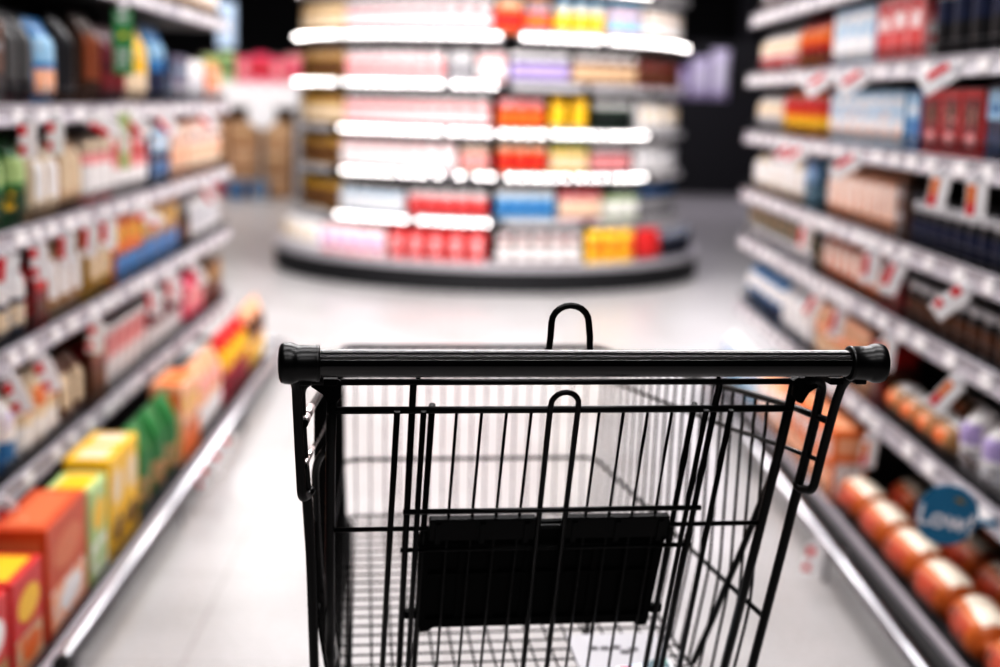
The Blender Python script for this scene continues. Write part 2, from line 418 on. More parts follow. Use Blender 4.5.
# ------------------------------------------------------------------ products
_mesh = {}
def W(c, k=.8): return tuple(min(1, x*k+(1-k)) for x in c)
def carton_mesh(w, d, h, cols, style):
    mb = MB(); mb.box((-w/2, -d/2, 0), (w/2, d/2, h), 0, min(.004, w*.05))
    e = .0006; y = -d/2-e
    def rect(x0, x1, z0, z1, mi, yy=y): mb.quad([(x0, yy, z0), (x1, yy, z0), (x1, yy, z1), (x0, yy, z1)], mi)
    def disc(cx, cz, rx, rz, mi, yy=y-.0004): mb.quad([(cx+rx*math.cos(2*PI*k/20), yy, cz+rz*math.sin(2*PI*k/20)) for k in range(20)], mi)
    if style == 'cereal':
        rect(-w*.44, w*.44, h*.06, h*.42, 2); disc(0, h*.68, w*.36, h*.17, 1); disc(w*.05, h*.24, w*.3, h*.13, 3)
    elif style == 'band':
        rect(-w*.47, w*.47, h*.55, h*.92, 1); rect(-w*.4, w*.4, h*.1, h*.4, 2, y)
        rect(-w*.3, w*.3, h*.64, h*.74, 3, y-.0004)
    elif style == 'split':
        rect(-w*.48, w*.48, h*.03, h*.45, 1); rect(-w*.3, w*.3, h*.6, h*.85, 2); rect(-w*.25, w*.2, h*.42, h*.5, 3, y-.0004)
    else:
        rect(-w*.42, w*.42, h*.14, h*.86, 1); rect(-w*.3, w*.3, h*.5, h*.75, 2, y-.0004); disc(0, h*.3, w*.22, h*.1, 3)
    for s in (-1, 1):                                      # side faces carry a printed panel
        x = s*(w/2+e); p = [(x, -d*.4, h*.1), (x, d*.4, h*.1), (x, d*.4, h*.55), (x, -d*.4, h*.55)]
        mb.quad(p if s > 0 else p[::-1], 2)
        p = [(x, -d*.38, h*.66), (x, d*.38, h*.66), (x, d*.38, h*.9), (x, -d*.38, h*.9)]
        mb.quad(p if s > 0 else p[::-1], 1)
    mb.quad([(-w*.4, -d*.35, h+e), (w*.4, -d*.35, h+e), (w*.4, d*.3, h+e), (-w*.4, d*.3, h+e)], 1)
    return mb
def pouch_mesh(w, d, h, cols, style):
    mb = MB(); nu, nv = 10, 14
    def pt(u, v, side):
        z = h*v
        prof = (1-abs(2*u-1)**2.6)
        th = min(1, (1-v)/.30)**.7*min(1, .55+v*3)
        if v > .93: th *= .1
        wob = .04*math.sin(9*u+5*v)*d
        x = (u-.5)*w*(1-.04*math.sin(PI*v))
        return (x, side*(d/2*prof*th+.0015)+wob*prof*(side if v < .9 else 0)*.4, z)
    def mat(u, v, front):
        if v > .93: return 0
        if style == 'window': return 2 if front and .12 < v < .42 and .12 < u < .88 else (1 if front and .5 < v < .8 and .1 < u < .9 else 0)
        if style == 'split': return 1 if v < .45 else (2 if front and .55 < v < .78 and .15 < u < .85 else 0)
        return 1 if front and .3 < v < .78 and .15 < u < .85 else (2 if v < .16 else 0)
    for side in (-1, 1):
        base = len(mb.v)
        for j in range(nv+1):
            for i in range(nu+1): mb.v.append(pt(i/nu, j/nv, side))
        for j in range(nv):
            for i in range(nu):
                a = base+j*(nu+1)+i; q = (a, a+1, a+nu+2, a+nu+1)
                mb.f.append(q if side < 0 else q[::-1]); mb.m.append(mat((i+.5)/nu, (j+.5)/nv, side < 0)); mb.s.append(True)
    return mb
def jar_mesh(w, d, h, cols, style):
    mb = MB(); r = w/2
    if style == 'cup':
        prof = [(r*.72, 0), (r*.74, .004), (r*.86, h*.5), (r*.96, h*.9), (r, h*.92), (r, h*.955), (r*.93, h*.965), (r*.85, h*.97)]
        mis = [0, 0, 1, 0, 2, 2, 2]
    elif style == 'bottle':
        prof = [(r*.9, 0), (r, .008), (r, h*.14), (r, h*.5), (r*.97, h*.58), (r*.55, h*.72), (r*.34, h*.78), (r*.33, h*.86), (r*.4, h*.865), (r*.4, h*.98), (r*.36, h)]
        mis = [0, 0, 1, 0, 0, 0, 0, 2, 2, 2]
    elif style == 'can':
        prof = [(r*.9, 0), (r, .006), (r, h*.1), (r, h*.6), (r, h*.9), (r, h-.006), (r*.93, h), (r*.9, h-.004)]
        mis = [2, 0, 1, 0, 0, 2, 2]
    else:
        prof = [(r*.88, 0), (r, .008), (r, h*.16), (r, h*.62), (r*.98, h*.70), (r*.86, h*.77), (r*.86, h*.79), (r*.94, h*.79), (r*.95, h*.82), (r*.95, h*.97), (r*.88, h)]
        mis = [0, 0, 1, 0, 0, 0, 2, 2, 2, 2]
    mb.lathe(prof, 18, mis); return mb
def roll_mesh(w, d, h, cols, style):
    """wrapped loaf lying on its side, long axis along local X, crimped film at both ends"""
    mb = MB(); n = 18; prof = [(-.5, .40, .1), (-.455, .36, .1), (-.44, .5, .45), (-.40, .8, .8), (-.32, .97, .97), (-.12, 1, 1), (.12, 1, 1), (.32, .97, .97), (.40, .8, .8), (.44, .5, .45), (.455, .36, .1), (.5, .40, .1)]
    base = 0
    for x, ry, rz in prof:
        for k in range(n):
            a = 2*PI*k/n; y = math.cos(a); z = math.sin(a)
            fl = .86 if z < 0 else 1
            mb.v.append((x*w, y*d/2*ry*(1+.03*math.sin(20*x+3*a)), h*.46+z*h*.5*rz*fl))
    for i in range(len(prof)-1):
        for k in range(n):
            a = i*n+k; b = i*n+(k+1) % n; ang = (k+.5)/n*360
            top = 68 < ang < 122
            mi = 1 if (top and 2 < i < 8) else (2 if (150 <= ang < 200 and 3 < i < 7) else 0)
            mb.f.append((a, a+n, b+n, b)); mb.m.append(mi); mb.s.append(True)
    mb.f.append(tuple(range(n))); mb.m.append(0); mb.s.append(False)
    e = (len(prof)-1)*n; mb.f.append(tuple(e+k for k in range(n))[::-1]); mb.m.append(0); mb.s.append(False)
    return mb
MK = {'carton': carton_mesh, 'pouch': pouch_mesh, 'jar': jar_mesh, 'cup': jar_mesh, 'bottle': jar_mesh, 'can': jar_mesh, 'bread_pack': roll_mesh}
CAT = {'carton': 'box', 'pouch': 'bag', 'jar': 'jar', 'cup': 'cup', 'bottle': 'bottle', 'can': 'can', 'bread_pack': 'bread'}
def product(kind, w, d, h, cols, style, loc, rz, label, group):
    key = (kind, round(w, 4), d, h, cols, style)
    if key not in _mesh:
        cs = list(cols)
        while len(cs) < 4: cs.append(cs[-1])
        mats = [printed(cs[0], cs[1], .24, 26), printed(cs[1], cs[2], .30, 34), printed(cs[2], cs[3], .42, 40), printed(cs[3], cs[0], .3, 50)]
        st = {'jar': 'jar', 'cup': 'cup', 'bottle': 'bottle', 'can': 'can'}.get(kind, style)
        _mesh[key] = MK[kind](w, d, h, cols, st).mesh(kind, mats)
    o = bpy.data.objects.new(kind, _mesh[key]); COL.objects.link(o)
    o.location = loc; o.rotation_euler = (0, 0, rz)
    tag(o, label, CAT[kind], group); return o

# colours (linear)
WHT = (.80, .77, .76); CRM = (.72, .58, .42); BEI = (.60, .42, .27); TAN = (.42, .24, .11); BRN = (.11, .045, .022)
RED = (.55, .03, .03); DRED = (.17, .012, .018); ORG = (.72, .17, .03); PCH = (.80, .42, .26); YLW = (.80, .48, .03)
GRN = (.03, .17, .05); DGRN = (.012, .06, .025); PGRN = (.42, .55, .25); BLU = (.03, .17, .38); LBL = (.32, .52, .68); NVY = (.014, .022, .06)
PNK = (.78, .34, .34); HPK = (.75, .07, .16); GRY = (.30, .29, .30); BLA = (.013, .013, .015); LAV = (.45, .36, .60); GLD = (.42, .24, .05); TEAL = (.01, .10, .15); MAR = (.12, .012, .025); LGR = (.55, .54, .56); SKY = (.035, .19, .42)

# ------------------------------------------------------------------ gondola shelving
LEVELS_L = [.315, .638, .918, 1.212, 1.57]
LEVELS_R = [.41, .70, .905, 1.15, 1.39, 1.64]
def gondola(side, xe, xd, xb, y0, y1, levels, label, deck=.10):
    """side -1 left / +1 right; xe shelf edge, xd deck edge, xb back"""
    s = side
    def bx(mb, xa, xc, ya, yc, za, zc, mi=0, bev=0): mb.box((min(xa, xc), ya, za), (max(xa, xc), yc, zc), mi, bev)
    g = empty('shelving_unit', (xb, (y0+y1)/2, 0)); tag(g, label, 'shelving unit', 'shelving units along the aisle')
    def part(mb, name, mats, par):
        o = mb.build(name, mats); o.parent = par
        
        if par is g: o.matrix_parent_inverse = Matrix.Translation(g.location).inverted()
        return o
    if s > 0: RIGHT.append(g)
    ya, yb = y0+.003, y1-.003; top = levels[-1]+.35
    mb = MB(); bx(mb, xb, xb-s*.02, ya, yb, .0, top); part(mb, 'back_panel', DARKB, g)
    for yy in (y0+.012, y1-.012):
        mb = MB(); bx(mb, xb-s*.02, xb-s*.06, yy-.009, yy+.009, 0, top); part(mb, 'upright', DARK, g)
    mb = MB(); bx(mb, xb-s*.02, xd, ya, yb, deck-.03, deck); dk = part(mb, 'base_deck', DARK, g)
    mb = MB(); bx(mb, xd+s*.03, xd+s*.05, ya, yb, 0, deck-.03); part(mb, 'kick_plate', DARKB, g)
    def strip(par, x, z, h, plain=False):
        mb = MB()
        a = [(x, ya, z-h/2), (x, yb, z-h/2), (x-s*(-.012), yb, z+h/2), (x-s*(-.012), ya, z+h/2)]
        b = [(x+s*.02, ya, z-h/2), (x+s*.02, yb, z-h/2), (x+s*.02, yb, z+h/2), (x+s*.02, ya, z+h/2)]
        vs = len(mb.v); mb.v += a+b
        for f in ((0, 1, 2, 3), (7, 6, 5, 4), (0, 4, 5, 1), (3, 2, 6, 7), (0, 3, 7, 4), (1, 5, 6, 2)): mb.f.append(f if s < 0 else f[::-1]); mb.m.append(0); mb.s.append(False)
        for dz in (-h*.5, h*.5): mb.tube([(x+s*.004, ya, z+dz), (x+s*.004, yb, z+dz)], .0035, n=6)
        # printed shelf-edge labels slid into the strip
        yy = ya+.05
        while yy < yb-.09 and not plain:
            wd = random.uniform(.05, .08); mb.box((min(x-s*.002, x+s*.01), yy, z-h*.33), (max(x-s*.002, x+s*.01), yy+wd, z+h*.3), 1); yy += wd+random.uniform(.04, .18)
        part(mb, 'price_strip', [STRIP, TAGW], par)
    def fence(par, x, z):
        mb = MB(); yy = ya+.02
        while yy < yb: mb.tube([(x, yy, z), (x, yy, z+.05)], .0012, n=4, cap=False); yy += .022
        for dz in (.02, .05): mb.tube([(x, ya, z+dz), (x, yb, z+dz)], .0016, n=4)
        part(mb, 'wire_fence', WIRE, par)
    strip(dk, xd, deck-.004, .05, True); fence(dk, xd+s*.02, deck)
    for z in levels:
        mb = MB(); bx(mb, xb-s*.02, xe+s*.01, ya, yb, z-.02, z+.012)
        for yy in (y0+.02, y1-.02): bx(mb, xb-s*.06, xe+s*.30, yy-.002, yy+.002, z-.055, z-.02)
        sh = part(mb, 'shelf', DARK, g); strip(sh, xe, z-.002, .048); fence(sh, xe+s*.025, z+.012)
    return g
LB = [1.7, 2.9, 4.1, 5.3, 6.5]
nm = ['left shelving unit nearest the camera beside the cart', 'second left shelving unit, with red boxes on its base', 'third left shelving unit, with green bags on its base', 'far end unit of the left shelving, before the open floor']
for i in range(4): gondola(-1, -1.05, -.835, -1.58, LB[i], LB[i+1], LEVELS_L, nm[i], .055)
RB = [2.50, 3.70, 4.90, 6.10]
nm = ['right shelving unit nearest the camera, with the bread packs', 'middle right shelving unit, with pale blue boxes near its top', 'far end unit of the right shelving, before the round display']
for i in range(3): gondola(1, 1.20, 1.115, 1.73, RB[i], RB[i+1], LEVELS_R, nm[i])
# chrome bumper rails
mb = MB(); mb.tube(fillet([(-.80, 2.76, .10), (-.80, 6.62, .10), (-1.4, 6.62, .10)], .12, 6), .016, n=14)
for y in (2.85, 4.0, 5.2, 6.3): mb.tube([(-.80, y, .10), (-.822, y, .098)], .007); mb.tube([(-.802, y+.02, .10), (-.802, y+.02, 0)], .007)
mb.tube([(-.80, 2.745, .10), (-.80, 2.765, .10)], .018, 1, n=14)
tag(mb.build('bumper_rail', [CHROME, RUBBER]), 'chrome bumper rail along the foot of the left shelving', 'bumper rail', 'bumper rails')
mb = MB(); mb.tube(fillet([(1.05, 2.3, .10), (1.05, 6.18, .10), (1.55, 6.18, .10)], .12, 6), .017, n=14)
for y in (2.5, 3.6, 4.7, 5.8): mb.tube([(1.045, y, .10), (1.10, y, .08)], .007); mb.tube([(1.047, y+.02, .10), (1.047, y+.02, 0)], .007)
RIGHT.append(tag(mb.build('bumper_rail', [CHROME, RUBBER]), 'chrome bumper rail along the foot of the right shelving', 'bumper rail', 'bumper rails'))

LEVN = ['base deck', 'first shelf up', 'second shelf up', 'third shelf up', 'fourth shelf up', 'fifth shelf up', 'sixth shelf up']
_cnt = {}
def run(side, lev, y0, y1, kind, w, d, h, cols, desc, style='x', xo=0., rows=1, gap=1.03, z=None, lean=0.):
    """a run of one product standing along a shelf from y0 to y1, facing the aisle"""
    s = side
    L = LEVELS_L if s < 0 else LEVELS_R
    zz = z if z is not None else ((L[lev-1]+.0125) if lev else (.0555 if s < 0 else .1005))
    xe = {(-1, 0): -.885, (1, 0): 1.145}.get((s, 0 if lev == 0 else 1), -1.085 if s < 0 else 1.235)
    n = max(1, round((y1-y0)/(w*gap))); st = (y1-y0)/n
    for r in range(rows):
        for i in range(n):
            y = y0+st*(i+.5); x = xe+s*(d/2+xo+r*d*(1.2 if kind == 'bread_pack' else 1.05))
            k = (s, lev, desc, r); _cnt[k] = _cnt.get(k, 0)+1
            o = _cnt[k]-1
            where = ('left' if s < 0 else 'right')+' shelving '+LEVN[lev]
            rowt = ' from near end' if rows == 1 else (' in front row' if r == 0 else ' in second row')
            o_ = product(kind, round(min(w, st*.985), 3), d, h, cols, style, (x, y, zz), s*-PI/2+random.uniform(-.05, .05)*{'bread_pack': 1.8, 'carton': .45}.get(kind, 1),
                    f"{desc}, {ORD[o]}{rowt}, {where}", f"{desc}s on the {where}")
            if s > 0: RIGHT.append(o_)

# ---- left shelving, near end to far end
L_ = -1
run(L_, 0, 2.50, 2.69, 'carton', .18, .115, .23, (RED, WHT, TAN, GRN), 'red pasta carton', 'cereal')
run(L_, 0, 2.71, 2.93, 'carton', .20, .115, .225, (RED, YLW, BEI, ORG), 'scarlet cereal carton', 'cereal')
run(L_, 0, 2.95, 3.29, 'carton', .33, .125, .265, ((.52, .075, .02), (.6, .17, .07), PCH, WHT), 'large orange cereal carton', 'cereal')
run(L_, 0, 3.31, 3.49, 'carton', .17, .115, .25, (PGRN, YLW, WHT, PGRN), 'pale green cereal carton', 'cereal')
run(L_, 0, 3.51, 3.83, 'carton', .155, .12, .275, (YLW, CRM, YLW, BRN), 'yellow cereal carton', 'cereal')
run(L_, 0, 3.86, 4.46, 'pouch', .195, .11, .27, (GRN, GRN, TAN, GRN), 'dark green rice bag', 'window')
run(L_, 0, 4.48, 4.78, 'carton', .145, .11, .27, (PCH, ORG, YLW, BRN), 'orange and peach biscuit carton', 'split')
run(L_, 0, 4.80, 5.28, 'pouch', .155, .10, .28, (PCH, WHT, PNK, CRM), 'pale pink snack bag', 'split')
run(L_, 0, 5.33, 5.95, 'pouch', .15, .10, .29, (RED, YLW, DRED, HPK), 'red and yellow crisp bag', 'window')
run(L_, 0, 5.97, 6.44, 'pouch', .15, .10, .30, (PCH, BRN, YLW, WHT), 'peach coloured crisp bag', 'window')

run(L_, 1, 3.02, 3.44, 'pouch', .135, .12, .21, (WHT, BLU, WHT, LAV), 'white and blue sugar bag', 'split')
run(L_, 1, 3.46, 3.80, 'pouch', .11, .10, .22, (CRM, WHT, ORG, PCH), 'cream snack bag with orange foot', 'split')
run(L_, 1, 3.82, 4.06, 'pouch', .115, .10, .20, (BRN, CRM, WHT, TAN), 'brown nut bag with cream label', 'label')
run(L_, 1, 4.12, 4.30, 'carton', .085, .12, .22, (BRN, DRED, BRN, TAN), 'dark brown cocoa carton', 'band')
run(L_, 1, 4.33, 4.92, 'cup', .118, .118, .205, (WHT, PNK, WHT, RED), 'white noodle cup with pink band')
run(L_, 1, 4.95, 5.58, 'cup', .12, .12, .205, (WHT, DRED, WHT, WHT), 'white noodle cup with dark red band')
run(L_, 1, 5.62, 6.02, 'pouch', .125, .1, .20, (HPK, PNK, WHT, RED), 'raspberry pink sweet bag', 'label')
run(L_, 1, 6.04, 6.42, 'carton', .12, .12, .21, (BRN, TAN, DRED, GLD), 'brown and red chocolate carton', 'band')

run(L_, 2, 3.02, 3.55, 'pouch', .125, .11, .215, (NVY, WHT, CRM, BLU), 'navy flour bag with white panel', 'window')
run(L_, 2, 3.57, 3.70, 'carton', .10, .11, .19, (DRED, RED, BRN, RED), 'dark red tea carton', 'band')
run(L_, 2, 3.72, 4.06, 'pouch', .11, .10, .215, (TAN, WHT, CRM, RED), 'tan coffee bag with cream label', 'label')
run(L_, 2, 4.14, 4.40, 'pouch', .12, .10, .215, (GLD, CRM, YLW, BRN), 'golden brown coffee bag', 'label')
run(L_, 2, 4.43, 4.80, 'carton', .118, .12, .225, (ORG, SKY, YLW, BRN), 'orange and sky blue cracker carton', 'split')
run(L_, 2, 4.82, 5.45, 'carton', .15, .12, .235, (TAN, SKY, YLW, BLU), 'tan and sky blue cracker carton', 'split')
run(L_, 2, 5.48, 5.72, 'jar', .11, .11, .19, (BLA, BRN, GRY, BLA), 'black coffee jar')
run(L_, 2, 5.74, 6.42, 'pouch', .135, .1, .2, (WHT, LGR, WHT, GRY), 'white milk powder bag', 'label')

run(L_, 3, 3.02, 3.22, 'carton', .095, .11, .23, (TAN, BEI, ORG, BRN), 'tan granola carton', 'band')
run(L_, 3, 3.24, 3.60, 'pouch', .17, .11, .225, (GRN, PGRN, DGRN, YLW), 'bright green tea bag pack', 'window')
run(L_, 3, 3.62, 3.86, 'pouch', .115, .10, .20, (CRM, WHT, BEI, TAN), 'cream oat bag', 'label')
run(L_, 3, 3.88, 4.08, 'pouch', .095, .10, .22, (BEI, CRM, BRN, PCH), 'beige muesli bag', 'label')
run(L_, 3, 4.14, 4.46, 'jar', .10, .10, .20, (PNK, WHT, CRM, WHT), 'pink and cream milk jar')
run(L_, 3, 4.48, 4.95, 'pouch', .115, .10, .22, (PNK, WHT, RED, WHT), 'red and white milk bag', 'split')
run(L_, 3, 4.98, 5.28, 'carton', .098, .12, .235, (NVY, LBL, BLU, WHT), 'navy milk carton', 'band')
run(L_, 3, 5.33, 5.60, 'carton', .088, .12, .23, (PCH, CRM, BEI, PNK), 'peach baby food carton', 'band')
run(L_, 3, 5.62, 6.40, 'carton', .155, .12, .235, (PCH, W(PCH, .5), CRM, BRN), 'pale pink baby food carton', 'band')

run(L_, 4, 3.02, 3.20, 'carton', .17, .11, .21, (BRN, YLW, TAN, BRN), 'brown cocoa carton with yellow print', 'band')
run(L_, 4, 3.22, 3.40, 'carton', .085, .11, .21, (W(BRN, .97), BRN, BLA, GRY), 'grey brown tea carton', 'band')
run(L_, 4, 3.42, 3.66, 'pouch', .118, .11, .24, (BLA, (.10, .10, .10), MAR, BLA), 'black coffee bag with grey print', 'label')
run(L_, 4, 3.68, 3.90, 'pouch', .20, .11, .235, (SKY, LBL, PCH, WHT), 'sky blue milk powder bag', 'window')
run(L_, 4, 3.92, 4.06, 'pouch', .12, .11, .25, ((.03, .03, .034), BLA, BRN, BLA), 'charcoal coffee bag', 'label')
run(L_, 4, 4.13, 4.32, 'pouch', .09, .10, .27, ((.05, .02, .01), (.22, .06, .02), BRN, TAN), 'dark brown cocoa bag', 'label')
run(L_, 4, 4.34, 4.66, 'pouch', .15, .11, .25, ((.06, .006, .012), MAR, DRED, MAR), 'maroon chocolate drink bag', 'window')
run(L_, 4, 4.68, 4.98, 'pouch', .145, .10, .26, (YLW, CRM, YLW, WHT), 'yellow malt drink bag', 'split')
run(L_, 4, 5.00, 5.27, 'pouch', .13, .10, .28, (BLU, NVY, LBL, NVY), 'royal blue milk powder bag', 'split')
run(L_, 4, 5.35, 5.66, 'carton', .10, .12, .19, ((.12, .13, .2), NVY, GRY, LBL), 'slate blue formula carton', 'band')
run(L_, 4, 5.68, 6.08, 'can', .125, .125, .18, (WHT, LGR, WHT, GRY), 'white formula can')
run(L_, 4, 6.10, 6.42, 'carton', .10, .12, .17, (ORG, PCH, WHT, TAN), 'orange rusk carton', 'band')
run(L_, 5, 5.40, 6.42, 'pouch', .155, .11, .24, (BEI, WHT, CRM, BRN), 'beige and white cereal bag', 'label')

# ---- right shelving
R_ = 1
run(R_, 6, 4.8, 6.03, 'carton', .14, .12, .16, (GRY, WHT, BRN, GRY), 'grey carton with white print', 'band')
run(R_, 5, 3.00, 3.68, 'can', .13, .13, .165, (NVY, BLA, W(NVY, .8), WHT), 'navy milk can')
run(R_, 5, 3.72, 4.18, 'carton', .15, .12, .20, (PNK, RED, WHT, RED), 'pink and red milk carton', 'label')
run(R_, 5, 4.21, 4.72, 'carton', .125, .12, .20, (LBL, WHT, LBL, WHT), 'pale blue milk carton', 'label')
run(R_, 5, 4.79, 5.28, 'pouch', .12, .11, .20, (RED, ORG, DRED, YLW), 'red crisp bag', 'window')
run(R_, 5, 5.31, 6.03, 'pouch', .14, .11, .18, (WHT, CRM, RED, WHT), 'white crisp bag', 'window')
run(R_, 4, 2.95, 3.20, 'carton', .12, .12, .185, (NVY, LBL, NVY, BLU), 'navy drink carton', 'band')
run(R_, 4, 3.22, 3.68, 'carton', .15, .12, .175, (RED, DRED, BRN, PNK), 'red drink carton with dark panel', 'label')
run(R_, 4, 3.70, 3.82, 'carton', .11, .12, .175, (SKY, LBL, SKY, WHT), 'bright blue drink carton', 'band')
run(R_, 4, 3.84, 4.70, 'carton', .12, .12, .175, (LBL, WHT, LBL, PCH), 'pale blue drink carton', 'label')
run(R_, 4, 4.79, 5.48, 'pouch', .115, .11, .20, (ORG, RED, YLW, DRED), 'orange and red crisp bag', 'window')
run(R_, 4, 5.50, 6.03, 'pouch', .125, .10, .17, (WHT, CRM, GRY, WHT), 'white wafer bag', 'window')
run(R_, 3, 2.95, 3.74, 'jar', .088, .088, .125, (BLA, NVY, LGR, GRY), 'black jar with silver lid', rows=2)
run(R_, 3, 3.77, 3.86, 'carton', .085, .12, .17, (BRN, GRY, BRN, BRN), 'dark brown carton with grey panel', 'label')
run(R_, 3, 3.88, 4.70, 'pouch', .10, .10, .185, (PCH, W(PCH, .5), ORG, WHT), 'peach biscuit bag', 'label')
run(R_, 3, 4.79, 5.00, 'carton', .10, .12, .19, (TEAL, BLU, TEAL, LBL), 'teal biscuit carton', 'band')
run(R_, 3, 5.02, 6.03, 'pouch', .13, .10, .17, (CRM, WHT, PCH, WHT), 'cream biscuit bag', 'label')
run(R_, 2, 2.95, 3.72, 'jar', .092, .092, .12, (BLA, BRN, LGR, TAN), 'black sauce jar with pale lid', rows=2)
run(R_, 2, 3.76, 3.96, 'carton', .095, .12, .15, (DRED, GRY, BRN, RED), 'dark red biscuit carton', 'band')
run(R_, 2, 3.98, 4.70, 'pouch', .105, .10, .165, (ORG, W(PCH, .5), TAN, BRN), 'orange bun bag', 'label')
run(R_, 2, 4.79, 6.03, 'carton', .135, .12, .155, (DGRN, LGR, TAN, BRN), 'dark green carton with tan foot', 'split')
run(R_, 1, 2.95, 3.26, 'pouch', .125, .12, .17, (WHT, LAV, LGR, BRN), 'white and lilac bread bag', 'window')
run(R_, 1, 3.29, 3.86, 'bread_pack', .14, .12, .10, (TAN, WHT, ORG, CRM), 'tan bread pack', rows=2)
run(R_, 1, 3.89, 4.00, 'carton', .10, .12, .2, (DRED, RED, BRN, RED), 'deep red cake carton', 'band')
run(R_, 1, 4.02, 4.70, 'carton', .11, .12, .21, (PCH, TAN, ORG, CRM), 'peach brown cake carton', 'label')
run(R_, 1, 4.79, 5.30, 'pouch', .125, .1, .19, (LGR, WHT, GRY, LBL), 'grey tissue pack', 'label')
run(R_, 1, 5.32, 6.03, 'pouch', .13, .1, .19, (BLU, WHT, NVY, LBL), 'blue and white tissue pack', 'window')
run(R_, 0, 2.50, 3.98, 'bread_pack', .225, .125, .12, ((.50, .13, .025), W(CRM, .7), (.45, .07, .03), BRN), 'orange bread pack with white top', rows=2, gap=1.12)
run(R_, 0, 2.95, 3.62, 'bread_pack', .22, .11, .12, (TAN, BRN, ORG, DRED), 'brown bread pack', xo=.295, gap=1.1)
run(R_, 0, 4.02, 4.72, 'carton', .11, .11, .23, (ORG, PCH, WHT, BRN), 'orange cake carton', 'split')
run(R_, 0, 4.79, 5.25, 'pouch', .13, .1, .2, (PCH, WHT, ORG, CRM), 'peach snack bag', 'label')
run(R_, 0, 5.27, 6.03, 'pouch', .13, .1, .2, (WHT, LBL, BLU, WHT), 'white and blue snack bag', 'split')

# ------------------------------------------------------------------ hanging price tags
def tag_mesh(kind):
    mb = MB(); w, h, t = .047, .088, .0014
    mb.box((-w/2, -t, -h), (w/2, t, 0), 0, .0006)
    y = -t-.0005
    def r(x0, x1, z0, z1, mi): mb.quad([(x0, y, z0), (x1, y, z0), (x1, y, z1), (x0, y, z1)], mi)
    if kind == 0: r(-w*.48, -w*.14, -h*.75, -h*.12, 1); r(w*.08, w*.4, -h*.5, -h*.42, 2)
    elif kind == 1: r(-w*.48, -w*.05, -h*.38, -h*.12, 1); r(-w*.48, -w*.1, -h*.88, -h*.66, 1)
    else: r(-w*.45, -w*.05, -h*.6, -h*.16, 3); r(-w*.45, -w*.05, -h*.9, -h*.6, 1)
    mb.box((-.012, -.005, -.004), (.012, .006, .014), 2, .001)
    return mb.mesh('price_tag', [TAGW, TAGR, LGRM, TAGO])
LGRM = solid('clip_clear_plastic', (.7, .68, .7), .25)
TM = [tag_mesh(k) for k in range(3)]
_tc = {}
def price_tag(side, lev, y, tilt=0., kind=0, dz=0., out=.042, dx=0., yaw=0.):
    s = side; L = LEVELS_L if s < 0 else LEVELS_R
    if lev == 0: x = (-.752 if s < 0 else 1.00); z = .128
    else: x = (-1.05 if s < 0 else 1.20)-s*out; z = L[lev-1]-.012+dz
    o = bpy.data.objects.new('price_tag', TM[kind]); COL.objects.link(o)
    o.location = (x+dx, y, z); o.rotation_euler = (0, math.radians(tilt), yaw+random.uniform(-.2, .2))
    k = (s, lev); _tc[k] = _tc.get(k, 0)+1
    where = ('left' if s < 0 else 'right')+' shelving '+LEVN[lev]
    tag(o, f"{'tilted' if abs(tilt) > 20 else 'hanging'} red and white price tag, {ORD[_tc[k]-1]} from near end, {where}", 'price tag', 'price tags on the shelf edges')
    if s > 0: RIGHT.append(o)
yl = lambda u: 1389*1.01/(460-u)
yr = lambda u: 1389*1.16/(u-460)
for y, t, k in ((3.31, 0, 1), (3.54, 4, 1), (3.86, -62, 0), (4.30, -50, 0), (4.75, -40, 0), (5.5, -45, 0)): price_tag(-1, 4, y, t, k)
for y, t, k in ((3.15, 6, 0), (3.36, -6, 1), (3.62, 3, 0), (3.85, 5, 0), (4.05, 2, 0), (4.40, -60, 1), (5.6, -30, 0)): price_tag(-1, 3, y, t, k)
for y, t, k in ((3.12, -24, 1), (3.36, -22, 1), (3.90, 8, 1), (4.6, -10, 0), (4.9, -12, 0), (5.3, -30, 0)): price_tag(-1, 2, y, t, k)
price_tag(-1, 1, 3.11, -8, 1, dz=.03, out=.03)
for y, t, k in ((4.22, 20, 1), (4.42, 12, 1), (4.62, 15, 1)): price_tag(-1, 0, y, t, k)
for y, t, k in ((3.21, 58, 0), (3.98, 55, 0), (4.42, 55, 0)): price_tag(1, 5, y, t, k)
for y, t, k in ((3.00, 0, 2), (3.24, 8, 2), (4.0, 58, 0), (4.7, 52, 0), (4.9, 50, 0)): price_tag(1, 4, y, t, k)
for y, t, k in ((3.01, 52, 1), (3.52, 20, 0), (3.78, 4, 0), (4.6, 5, 0)): price_tag(1, 3, y, t, k)
for y, t, k in ((3.01, 40, 2), (3.57, 5, 2), (4.08, 12, 0), (4.36, 26, 0)): price_tag(1, 2, y, t, k)
price_tag(1, 1, 3.66, 6, 2)
price_tag(1, 0, 3.54, 10, 1)

